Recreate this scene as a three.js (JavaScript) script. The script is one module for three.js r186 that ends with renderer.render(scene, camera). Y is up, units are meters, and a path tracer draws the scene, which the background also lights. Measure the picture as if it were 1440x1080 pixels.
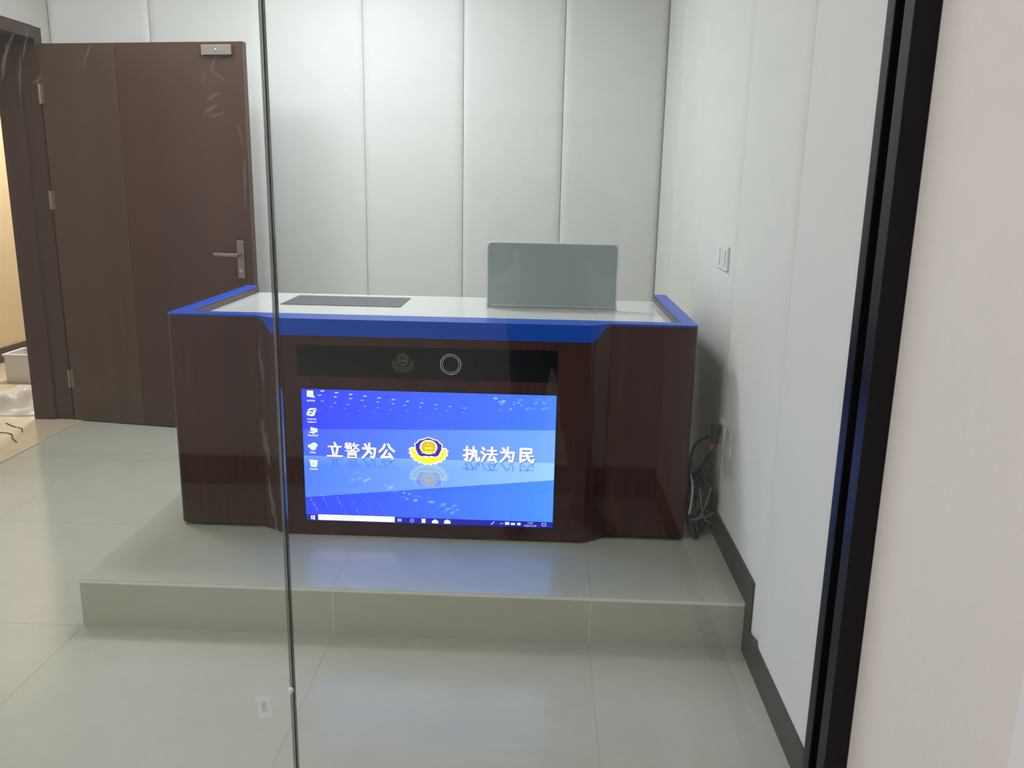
import * as THREE from 'three';
import { RoundedBoxGeometry } from 'three/addons/geometries/RoundedBoxGeometry.js';
import { mergeGeometries } from 'three/addons/utils/BufferGeometryUtils.js';
import { MarchingCubes } from 'three/addons/objects/MarchingCubes.js';
import { RectAreaLightUniformsLib } from 'three/addons/lights/RectAreaLightUniformsLib.js';

// ---------------------------------------------------------------- camera, exposure, lights
const scene = new THREE.Scene();
scene.background = new THREE.Color(0x000000);
RectAreaLightUniformsLib.init();
const camera = new THREE.PerspectiveCamera(48.72, 1440 / 1080, 0.01, 60);
camera.position.set(1.4275, 1.3921, 5.0039);
camera.rotation.set(-0.2324, 0.0343, 0.0192, 'YXZ');
const renderer = new THREE.WebGLRenderer({ antialias: true });
renderer.toneMapping = THREE.LinearToneMapping;
renderer.toneMappingExposure = 1.05;
renderer.shadowMap.enabled = true;

const CEIL = 2.8;
// [x, z, width, depth, radiance, colour, label]
const LAMPS = [
  [0.42, 1.12, 0.6, 0.6, 29, [0.955, 1.0, 1.04], 'square ceiling light panel above the platform behind the desk'],
  [-0.85, 1.5, 0.6, 0.6, 16, [0.97, 1.0, 1.0], 'added square fill light panel on the ceiling beside the doorway'],  // unseen fill lamp, added to brighten the left side of the room
  [0.0, 4.25, 0.6, 0.6, 19, [1.0, 0.975, 0.955], 'square ceiling light panel in the corridor in front of the glass partition'],
  [-1.78, -1.0, 0.3, 0.3, 240, [1.0, 0.96, 0.96], 'warm small ceiling light in the hallway beyond the open door'],
];
for (const [x, z, w, d, L, c] of LAMPS) {
  const l = new THREE.RectAreaLight(new THREE.Color().setRGB(...c), L, w * 0.94, d * 0.94);
  l.position.set(x, CEIL - 0.022, z);
  l.rotation.x = -Math.PI / 2;
  l.castShadow = true;
  scene.add(l);
}
// unseen lit window, added to light the corridor from its left end
const ADDED_WIN = { x: -2.8, y0: 0.7, y1: 2.3, z0: 3.95, z1: 5.15 };
const addedWindowLight = new THREE.RectAreaLight(new THREE.Color().setRGB(1.0, 0.975, 0.955), 4.6, ADDED_WIN.z1 - ADDED_WIN.z0, ADDED_WIN.y1 - ADDED_WIN.y0);
addedWindowLight.position.set(ADDED_WIN.x + 0.03, (ADDED_WIN.y0 + ADDED_WIN.y1) / 2, (ADDED_WIN.z0 + ADDED_WIN.z1) / 2);
addedWindowLight.rotation.y = -Math.PI / 2;
addedWindowLight.castShadow = true;
scene.add(addedWindowLight);
const screenLight = new THREE.RectAreaLight(new THREE.Color().setRGB(0.16, 0.28, 1.0), 0.4, 0.86, 0.46);
screenLight.position.set(1.047, 0.456, 2.229);
screenLight.rotation.y = Math.PI;
screenLight.castShadow = true;
scene.add(screenLight);

// ---------------------------------------------------------------- helpers
let seed = 12345;
const rnd = () => { seed = (seed * 1664525 + 1013904223) >>> 0; return seed / 4294967296; };
const taken = {};
function numbered(name) {
  const n = taken[name] = (taken[name] ?? -1) + 1;
  return n ? `${name}_${String(n).padStart(3, '0')}` : name;
}
function tag(o, label, category, group, kind) {
  if (label) o.userData.label = label;
  if (category) o.userData.category = category;
  if (group) o.userData.group = group;
  if (kind) o.userData.kind = kind;
  return o;
}
function thing(name, label, category, pos = [0, 0, 0], group, kind) {
  const o = new THREE.Group();
  o.name = numbered(name); o.position.set(...pos); scene.add(o);
  return tag(o, label, category, group, kind);
}
function part(name, geo, mat, parent, label) {
  const m = new THREE.Mesh(geo, mat);
  m.name = parent === scene ? numbered(name) : name;
  m.castShadow = m.receiveShadow = true;
  if (label) m.userData.label = label;
  parent.add(m);
  return m;
}
// texture coordinates in metres, projected along the dominant normal
function uvm(g) {
  if (g.index) g = g.toNonIndexed();
  const p = g.attributes.position, n = g.attributes.normal, uv = new Float32Array(p.count * 2);
  for (let i = 0; i < p.count; i++) {
    const ax = Math.abs(n.getX(i)), ay = Math.abs(n.getY(i)), az = Math.abs(n.getZ(i));
    const [u, v] = ax >= ay && ax >= az ? [p.getZ(i), p.getY(i)] : ay >= az ? [p.getX(i), p.getZ(i)] : [p.getX(i), p.getY(i)];
    uv[2 * i] = u; uv[2 * i + 1] = v;
  }
  g.setAttribute('uv', new THREE.BufferAttribute(uv, 2));
  return g;
}
// box from corner to corner, edges rounded by r
function bx(x0, x1, y0, y1, z0, z1, r = 0) {
  const w = x1 - x0, h = y1 - y0, d = z1 - z0;
  const g = r ? new RoundedBoxGeometry(w, h, d, 2, r) : new THREE.BoxGeometry(w, h, d);
  g.translate((x0 + x1) / 2, (y0 + y1) / 2, (z0 + z1) / 2);
  return uvm(g);
}
const join = (...gs) => mergeGeometries(gs.map((g) => (g.index ? g.toNonIndexed() : g)).map((g) => { const q = g.clone(); for (const k of Object.keys(q.attributes)) if (!['position', 'normal', 'uv'].includes(k)) q.deleteAttribute(k); return q; }));
function tube(pts, r, seg = 40, closed = false) {
  return new THREE.TubeGeometry(new THREE.CatmullRomCurve3(pts.map((p) => new THREE.Vector3(...p)), closed), seg, r, 8, closed);
}
// plan polygon in x, z lifted from y0 to y1
function plan(pts, y0, y1, bevel = 0) {
  const s = new THREE.Shape(pts.map(([x, z]) => new THREE.Vector2(x, -z)));
  const g = new THREE.ExtrudeGeometry(s, { depth: y1 - y0 - 2 * bevel, bevelEnabled: bevel > 0, bevelSize: bevel, bevelThickness: bevel, bevelOffset: -bevel, bevelSegments: 2 });
  g.rotateX(-Math.PI / 2); g.translate(0, y0 + bevel, 0);
  return uvm(g);
}

// ---------------------------------------------------------------- textures
function noise2(w, h, cw, ch, r) {   // tiling value noise
  const g = Array.from({ length: cw * ch }, r), out = new Float32Array(w * h);
  for (let y = 0; y < h; y++) for (let x = 0; x < w; x++) {
    const fx = x / w * cw, fy = y / h * ch, ix = Math.floor(fx), iy = Math.floor(fy);
    let tx = fx - ix, ty = fy - iy; tx = tx * tx * (3 - 2 * tx); ty = ty * ty * (3 - 2 * ty);
    const a = g[(iy % ch) * cw + ix % cw], b = g[(iy % ch) * cw + (ix + 1) % cw], c = g[((iy + 1) % ch) * cw + ix % cw], d = g[((iy + 1) % ch) * cw + (ix + 1) % cw];
    out[y * w + x] = (a + (b - a) * tx) * (1 - ty) + (c + (d - c) * tx) * ty;
  }
  return out;
}
function dataTex(w, h, f, srgb = true, rep = [1, 1]) {
  const a = new Uint8Array(w * h * 4);
  for (let i = 0; i < w * h; i++) { const c = f(i); for (let k = 0; k < 3; k++) a[4 * i + k] = Math.max(0, Math.min(255, c[k])); a[4 * i + 3] = 255; }
  const t = new THREE.DataTexture(a, w, h, THREE.RGBAFormat);
  t.wrapS = t.wrapT = THREE.RepeatWrapping; t.magFilter = THREE.LinearFilter; t.minFilter = THREE.LinearMipmapLinearFilter; t.generateMipmaps = true;
  if (srgb) t.colorSpace = THREE.SRGBColorSpace;
  t.repeat.set(...rep); t.needsUpdate = true;
  return t;
}
function woodTex(lo, hi, rep) {      // upright straight grain
  const W = 512, H = 512, a = noise2(W, H, 14, 2, rnd), b = noise2(W, H, 70, 4, rnd), c = noise2(W, H, 256, 12, rnd);
  return dataTex(W, H, (i) => { const t = 0.4 * a[i] + 0.35 * b[i] + 0.25 * c[i]; return lo.map((v, k) => v + (hi[k] - v) * t); }, true, rep);
}
function mottleTex(base, amp, rep) {
  const W = 512, a = noise2(W, W, 8, 8, rnd), b = noise2(W, W, 40, 40, rnd), c = noise2(W, W, 200, 200, rnd);
  return dataTex(W, W, (i) => { const t = (0.5 * a[i] + 0.3 * b[i] + 0.2 * c[i] - 0.5) * amp; return base.map((v) => v + t); }, true, rep);
}
const weave = (() => { const W = 256, c = noise2(W, W, 128, 128, rnd), d = noise2(W, W, 24, 24, rnd); return dataTex(W, W, (i) => { const t = 128 + (c[i] - 0.5) * 120 + (d[i] - 0.5) * 80; return [t, t, t]; }, false, [4, 4]); })();
const wallGrain = (() => { const W = 256, c = noise2(W, W, 90, 90, rnd), d = noise2(W, W, 12, 12, rnd); return dataTex(W, W, (i) => { const t = 128 + (c[i] - 0.5) * 90 + (d[i] - 0.5) * 90; return [t, t, t]; }, false, [2, 2]); })();

const std = (o) => new THREE.MeshPhysicalMaterial({ roughness: 0.6, ...o });
const rgb = (r, g, b) => new THREE.Color().setRGB(r, g, b);
const M = {
  panel: std({ map: mottleTex([226, 227, 224], 6, [1.3, 1.3]), roughness: 0.62, bumpMap: weave, bumpScale: 0.0003 }),
  backing: std({ color: rgb(0.16, 0.16, 0.15), roughness: 0.9 }),
  paint: std({ map: mottleTex([214, 208, 204], 6, [0.8, 0.8]), roughness: 0.75, bumpMap: wallGrain, bumpScale: 0.0005 }),
  hallPaint: std({ map: mottleTex([226, 204, 164], 8, [0.8, 0.8]), roughness: 0.75 }),
  ceiling: std({ color: rgb(0.78, 0.78, 0.77), roughness: 0.9 }),
  tile: [0, 1, 2].map((k) => std({ map: mottleTex([184 - k, 184 - k, 174 - k], 9, [0.9, 0.9]), roughness: 0.15, specularIntensity: 0.42, ior: 1.5 })),
  stepTile: [0, 1, 2].map((k) => std({ map: mottleTex([186 - k, 189 - k, 174 - k], 9, [0.9, 0.9]), roughness: 0.24, specularIntensity: 0.9, ior: 1.5 })),
  hallTile: std({ map: mottleTex([206, 192, 168], 14, [0.9, 0.9]), roughness: 0.2 }),
  grout: std({ color: rgb(0.4, 0.4, 0.36), roughness: 0.9 }),
  whiteGrout: std({ color: rgb(0.8, 0.8, 0.76), roughness: 0.9 }),
  base: std({ map: mottleTex([50, 54, 48], 8, [2, 2]), roughness: 0.45 }),
  wood: std({ map: woodTex([44, 18, 16], [80, 44, 40], [1.6, 0.7]), roughness: 0.3, clearcoat: 0.12, clearcoatRoughness: 0.12, specularIntensity: 0.7 }),
  plinth: std({ color: rgb(0.012, 0.01, 0.01), roughness: 0.7 }),
  door: std({ map: woodTex([62, 40, 33], [82, 55, 46], [1.1, 0.35]), roughness: 0.35 }),
  doorOlive: std({ map: woodTex([66, 50, 42], [86, 68, 56], [1.1, 0.35]), roughness: 0.35 }),
  jamb: std({ map: woodTex([54, 38, 33], [70, 50, 43], [1.5, 0.35]), roughness: 0.4 }),
  blue: std({ map: mottleTex([8, 78, 196], 5, [1, 1]), roughness: 0.3, specularIntensity: 0.6 }),
  whiteTop: std({ map: mottleTex([232, 233, 232], 4, [1, 1]), roughness: 0.12, clearcoat: 0.4, clearcoatRoughness: 0.05 }),
  cover: std({ map: woodTex([84, 86, 94], [98, 101, 110], [0.4, 3]), roughness: 0.35, metalness: 0.3 }),
  acrylic: std({ color: rgb(0.006, 0.007, 0.009), roughness: 0.12, specularIntensity: 0.6 }),
  chrome: std({ color: rgb(0.62, 0.62, 0.65), roughness: 0.25, metalness: 1 }),
  lens: std({ color: rgb(0.004, 0.004, 0.01), roughness: 0.05 }),
  steel: std({ color: rgb(0.34, 0.31, 0.28), roughness: 0.38, metalness: 0.9 }),
  silver: std({ color: rgb(0.74, 0.76, 0.76), roughness: 0.35, metalness: 0.3 }),
  monitorBack: std({ map: mottleTex([166, 180, 177], 4, [2, 2]), roughness: 0.25, metalness: 0.2, clearcoat: 0.4, clearcoatRoughness: 0.08 }),
  frame: std({ color: rgb(0.006, 0.006, 0.007), roughness: 0.38, specularIntensity: 0.4 }),
  gasket: std({ color: rgb(0.004, 0.004, 0.004), roughness: 0.8 }),
  glass: new THREE.MeshPhysicalMaterial({ color: rgb(0.975, 0.987, 0.977), transmission: 1, thickness: 0, roughness: 0, ior: 1.5, specularIntensity: 0.62 }),
  sealLight: new THREE.MeshPhysicalMaterial({ color: rgb(0.62, 0.62, 0.6), transmission: 0.85, thickness: 0, roughness: 0.2 }),
  sealDark: std({ color: rgb(0.03, 0.032, 0.03), roughness: 0.4 }),
  smudge: new THREE.MeshPhysicalMaterial({ color: rgb(0.9, 0.9, 0.92), roughness: 1, transparent: true, opacity: 0.07, side: THREE.DoubleSide }),
  whitePlastic: std({ color: rgb(0.78, 0.79, 0.78), roughness: 0.35 }),
  blackPlastic: std({ color: rgb(0.012, 0.012, 0.013), roughness: 0.45 }),
  cableBlack: std({ color: rgb(0.012, 0.012, 0.012), roughness: 0.5 }),
  cableGrey: std({ color: rgb(0.13, 0.13, 0.13), roughness: 0.5 }),
  cableWhite: std({ color: rgb(0.34, 0.34, 0.33), roughness: 0.5 }),
  redTape: std({ color: rgb(0.35, 0.03, 0.025), roughness: 0.5 }),
  film: new THREE.MeshPhysicalMaterial({ color: rgb(0.9, 0.9, 0.9), transmission: 0.85, thickness: 0, roughness: 0.15, side: THREE.DoubleSide }),
  bag: new THREE.MeshPhysicalMaterial({ color: rgb(0.72, 0.68, 0.62), roughness: 0.4, transmission: 0.2, thickness: 0, side: THREE.DoubleSide }),
  glow: new THREE.MeshStandardMaterial({ color: 0xffffff, emissive: 0xffffff, emissiveIntensity: 1.2 }),
  glowWarm: new THREE.MeshStandardMaterial({ color: 0xffffff, emissive: 0xffdfa8, emissiveIntensity: 1.2 }),
  lampFrame: std({ color: rgb(0.75, 0.75, 0.75), roughness: 0.4 }),
};

// ---------------------------------------------------------------- the setting
const XR = 2.077, ZS = 2.613, HS = 0.159;      // right wall, step front, step height
// floor: slab, joints and tiles
{
  const f = thing('floor', 'polished light grey-green tiled floor', null, [0, 0, 0], null, 'structure');
  part('slab', bx(-2.8, 2.2, -0.12, -0.0006, -1.8, 6.15), M.grout, f);
  const gap = 0.0009;
  const xs = [-1.225, -0.8, 0, 0.8, 1.6, 2.2], zs = [-0.05, 0.213, 1.013, 1.813, 2.613, 3.413, 4.213, 5.013, 5.813, 6.15];
  let k = 0;
  for (let i = 0; i < 5; i++) for (let j = 0; j < 9; j++) {
    if (i >= 2 && j < 4) continue;             // under the platform
    part('tile', bx(xs[i] + gap, xs[i + 1] - gap, -0.01, 0, zs[j] + gap, zs[j + 1] - gap), M.tile[k++ % 3], f);
  }
  for (let j = 4; j < 9; j++) for (const [a, b] of [[-2.8, -2.0], [-2.0, -1.225]]) part('tile', bx(a + gap, b - gap, -0.01, 0, zs[j] + gap, zs[j + 1] - gap), M.tile[k++ % 3], f);
  const hz = [-1.8, -1.1, -0.4, 0.3, 1.0, 1.8, 2.6];
  for (let j = 0; j < 6; j++) for (const [a, b] of [[-2.8, -2.0], [-2.0, -1.23]]) part('hallway_tile', bx(a + gap, b - gap, -0.01, 0, hz[j] + gap, hz[j + 1] - gap), M.hallTile, f, 'beige hallway floor tile');
}
// raised platform with tiled top and riser
{
  const p = thing('raised_platform', 'raised tiled platform step carrying the reception desk', 'platform', [0, 0, 0], null, 'structure');
  part('core', bx(0.0008, XR + 0.03, 0, HS - 0.0015, 0, ZS - 0.0008), M.whiteGrout, p);
  const xs = [0, 0.8, 1.6, XR + 0.02], zs = [0, 0.213, 1.013, 1.813, ZS], g = 0.0016;
  let k = 0;
  for (let i = 0; i < 3; i++) for (let j = 0; j < 4; j++)
    part('top_tile', bx(xs[i] + (i ? 0.0004 : 0.001), xs[i + 1] - 0.0004, HS - 0.009, HS, zs[j] + 0.0004, zs[j + 1] - (j === 3 ? 0.0015 : 0.0004)), M.stepTile[0], p);
  for (let i = 0; i < 3; i++) part('riser_tile', bx(xs[i] + (i ? g : 0), xs[i + 1] - g, 0.0025, HS - 0.0115, ZS - 0.0095, ZS), M.stepTile[k++ % 3], p);
  for (let j = 0; j < 4; j++) part('side_tile', bx(0, 0.009, 0.0025, HS - 0.0115, zs[j] + g, zs[j + 1] - g - (j === 3 ? 0.01 : 0)), M.stepTile[k++ % 3], p);
}
// padded panel: cross-section with soft rounded sides, lifted from y0 to y1; front face at depth 0
function paddedPanel(w, y0, y1) {
  const r = 0.05, dp = 0.017, T = 0.04, pts = [], N = 7;
  pts.push([-w / 2, -T]);
  for (let i = 0; i <= N; i++) { const a = i / N * Math.PI / 2; pts.push([-w / 2 + r * (1 - Math.cos(a)), -dp + dp * Math.sin(a)]); }
  for (let i = N; i >= 0; i--) { const a = i / N * Math.PI / 2; pts.push([w / 2 - r * (1 - Math.cos(a)), -dp + dp * Math.sin(a)]); }
  pts.push([w / 2, -T]);
  const pos = [], uv = [], nor = [];
  const quad = (a, b, na, nb) => {
    const P = [[a[0], y0, a[1]], [b[0], y0, b[1]], [b[0], y1, b[1]], [a[0], y0, a[1]], [b[0], y1, b[1]], [a[0], y1, a[1]]], n = [na, nb, nb, na, nb, na];
    P.forEach((q, i) => { pos.push(...q); uv.push(q[0] + q[2], q[1]); nor.push(n[i][0], 0, n[i][1]); });
  };
  const nrm = (i, side) => {                // smooth normals along the curve
    const a = pts[Math.max(1, i - 1)], b = pts[Math.min(pts.length - 2, i + 1)];
    const dx = b[0] - a[0], dz = b[1] - a[1], l = Math.hypot(dx, dz) || 1;
    return [-dz / l, dx / l];
  };
  const flat = (i) => (i === N + 1 || i === N + 2) ? [0, 1] : nrm(i);
  for (let i = 0; i < pts.length - 1; i++) quad(pts[i], pts[i + 1], i === 0 ? [-1, 0] : flat(i), i === pts.length - 2 ? [1, 0] : flat(i + 1));
  quad(pts[pts.length - 1], pts[0], [0, -1], [0, -1]);
  const g = new THREE.BufferGeometry();
  g.setAttribute('position', new THREE.Float32BufferAttribute(pos, 3));
  g.setAttribute('normal', new THREE.Float32BufferAttribute(nor, 3));
  g.setAttribute('uv', new THREE.Float32BufferAttribute(uv, 2));
  return g;
}
// back wall
{
  const w = thing('wall_back', 'back wall clad in off-white padded upright panels', null, [0, 0, 0], null, 'structure');
  part('backing', bx(-1.5, 2.2, 0, CEIL, -0.14, -0.03), M.backing, w);
  const s = [-1.398, -0.822, -0.192, 0.3846, 0.9496, 1.5142, XR + 0.012];
  for (let i = 0; i < 6; i++) {
    const m = part('padded_panel', paddedPanel(s[i + 1] - s[i] - 0.002, i < 3 ? 0.1 : 0.259, CEIL - 0.002), M.panel, w);
    m.position.x = (s[i] + s[i + 1]) / 2;
  }
}
// right wall of the room
{
  const w = thing('wall_right', 'right wall clad in off-white padded upright panels', null, [0, 0, 0], null, 'structure');
  part('backing', bx(XR + 0.03, 2.24, 0, CEIL, -0.14, 3.6), M.backing, w);
  const s = [0.002, 0.63, 1.295, 2.057, 2.731, 3.6];
  for (let i = 0; i < 5; i++) {
    const m = part('padded_panel', paddedPanel(s[i + 1] - s[i] - 0.002, i < 3 ? 0.2 : 0.08, CEIL - 0.002), M.panel, w);
    m.position.set(XR, 0, (s[i] + s[i + 1]) / 2); m.rotation.y = -Math.PI / 2;
  }
}
// left wall with the door opening, hallway behind it
{
  const w = thing('wall_left', 'plain pale painted wall around the open doorway', null, [0, 0, 0], null, 'structure');
  part('painted_wall', join(bx(-1.5, -1.4, 0, CEIL, -0.03, 0.28), bx(-1.5, -1.4, 2.15, CEIL, 0.28, 1.34), bx(-1.5, -1.4, 0, CEIL, 1.34, 3.6)), M.paint, w);
  const h = thing('wall_hallway', 'cream yellow hallway wall beyond the open doorway', null, [0, 0, 0], null, 'structure');
  part('far_wall', bx(-2.8, -2.65, 0, CEIL, -1.8, 3.0), M.hallPaint, h);
  part('end_wall', bx(-2.65, -1.5, 0, CEIL, -1.9, -1.8), M.hallPaint, h);
  part('end_wall', bx(-2.65, -1.5, 0, CEIL, 2.6, 2.7), M.hallPaint, h);
  tag(part('baseboard_hallway', bx(-2.65, -2.635, 0, 0.11, -1.8, 2.6, 0.002), M.jamb, scene), 'dark brown baseboard of the cream hallway', null, null, 'structure');
}
// corridor in front of the glass
{
  const NW = 1.976;
  tag(part('wall_corridor_right', bx(NW, 2.24, 0, CEIL, 3.605, 6.15), M.paint, scene), 'plain pale painted corridor wall beside the black frame', null, null, 'structure');
  tag(part('wall_corridor_rear', bx(-2.8, NW, 0, CEIL, 6.0, 6.15), M.paint, scene), 'plain pale corridor wall facing the glass partition', null, null, 'structure');
  tag(part('wall_corridor_left', bx(-2.95, -2.8, 0, CEIL, 2.7, 6.15), M.paint, scene), 'plain pale wall closing the corridor', null, null, 'structure');
  tag(part('wall_corridor_front', bx(-2.8, -1.5, 0, CEIL, 3.5, 3.62), M.paint, scene), 'plain pale corridor wall beyond the glass partition', null, null, 'structure');
  tag(part('baseboard_corridor_rear', bx(-2.8, NW - 0.012, 0, 0.14, 5.988, 6.0, 0.002), M.base, scene), 'dark baseboard along the corridor wall', null, null, 'structure');
  tag(part('baseboard_corridor_right', bx(NW - 0.012, NW, 0, 0.1, 3.705, 6.0, 0.002), M.base, scene), 'dark baseboard along the corridor side wall', null, null, 'structure');
  tag(part('ceiling', bx(-2.95, 2.24, CEIL, CEIL + 0.12, -1.9, 6.15), M.ceiling, scene), 'white ceiling', null, null, 'structure');
}
{
  const w = thing('added_window_1', 'added bright frosted window lighting the corridor from its closed end', null, [0, 0, 0], null, 'structure');  // added glowing pane and frame, stand-in for an unseen source on the left
  const { x, y0, y1, z0, z1 } = ADDED_WIN;
  part('added_window_pane', bx(x + 0.002, x + 0.012, y0, y1, z0, z1), M.glow, w);
  part('added_window_frame', join(bx(x, x + 0.03, y0 - 0.05, y0, z0 - 0.05, z1 + 0.05), bx(x, x + 0.03, y1, y1 + 0.05, z0 - 0.05, z1 + 0.05), bx(x, x + 0.03, y0, y1, z0 - 0.05, z0), bx(x, x + 0.03, y0, y1, z1, z1 + 0.05)), M.lampFrame, w);
}
// baseboard of the right wall steps down with the platform
{
  const s = new THREE.Shape([[0.02, HS], [ZS, HS], [ZS, 0.0], [3.6, 0.0], [3.6, 0.1], [2.68, 0.1], [2.68, 0.258], [0.02, 0.258]].map(([z, y]) => new THREE.Vector2(z, y)));
  const g = new THREE.ExtrudeGeometry(s, { depth: 0.012, bevelEnabled: false });
  g.rotateY(-Math.PI / 2);
  const q = uvm(g); q.translate(XR + 0.005, 0, 0);
  tag(part('baseboard_right', q, M.base, scene), 'dark grey baseboard stepping down the right wall with the platform', null, null, 'structure');
}
// door frame
{
  const t = thing('trim_1', 'dark brown wooden door frame of the open doorway', null, [0, 0, 0], null, 'structure');
  part('jamb', join(bx(-1.51, -1.285, 0, 2.15, 0.27, 0.338, 0.003), bx(-1.51, -1.385, 0, 2.09, 0.338, 0.352, 0.002)), M.jamb, t);
  part('jamb', bx(-1.51, -1.285, 0, 2.15, 1.29, 1.36, 0.003), M.jamb, t);
  part('head', join(bx(-1.51, -1.285, 2.085, 2.152, 0.338, 1.29, 0.003), bx(-1.51, -1.385, 2.07, 2.085, 0.338, 1.29, 0.002)), M.jamb, t);
  part('sill', bx(-1.51, -1.225, 0, 0.004, 0.338, 1.29), M.hallTile, t);
}
// open door leaf, hinged at the far jamb
{
  const d = thing('door_1', 'dark brown wooden door standing open against the back wall', 'door', [-1.278, 0, 0.345], null, 'structure');
  d.rotation.y = -Math.atan2(0.105, 0.72);
  const W = 1.17, T = 0.045, H = 2.062, y0 = 0.006;
  part('door_board', bx(0.004, 0.452, y0, H, -T, 0, 0.0025), M.doorOlive, d);
  part('door_board', bx(0.458, W - 0.004, y0, H, -T, 0, 0.0025), M.door, d);
  part('groove_core', bx(0.44, 0.47, y0 + 0.002, H - 0.002, -T + 0.004, -0.004), M.jamb, d);
  part('edge_strip', bx(W - 0.004, W, y0, H, -T, 0, 0.001), M.door, d);
  const lk = part('lock_plate', bx(0.955, 1.12, 1.995, 2.045, 0, 0.02, 0.003), M.steel, d, 'grey metal closer plate');
  part('bolt', new THREE.SphereGeometry(0.006, 12, 8).translate(1.035, 2.02, 0.021), M.chrome, lk);
  const h = part('handle_plate', bx(1.085, 1.125, 0.868, 1.068, 0, 0.008, 0.003), M.steel, d, 'brushed metal handle plate');
  part('lever', join(bx(0.972, 1.112, 0.986, 1.004, 0.045, 0.057, 0.005), new THREE.CylinderGeometry(0.009, 0.009, 0.05, 14).rotateX(Math.PI / 2).translate(1.104, 0.995, 0.028)), M.steel, h);
  part('keyhole', new THREE.CylinderGeometry(0.01, 0.01, 0.004, 14).rotateX(Math.PI / 2).translate(1.105, 0.91, 0.009), M.chrome, h);
  for (const y of [1.81, 1.255, 0.25]) part('hinge', join(new THREE.CylinderGeometry(0.008, 0.008, 0.1, 12).translate(-0.002, y, 0.006), bx(0, 0.02, y - 0.05, y + 0.05, 0, 0.002)), M.steel, d);
}

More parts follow.
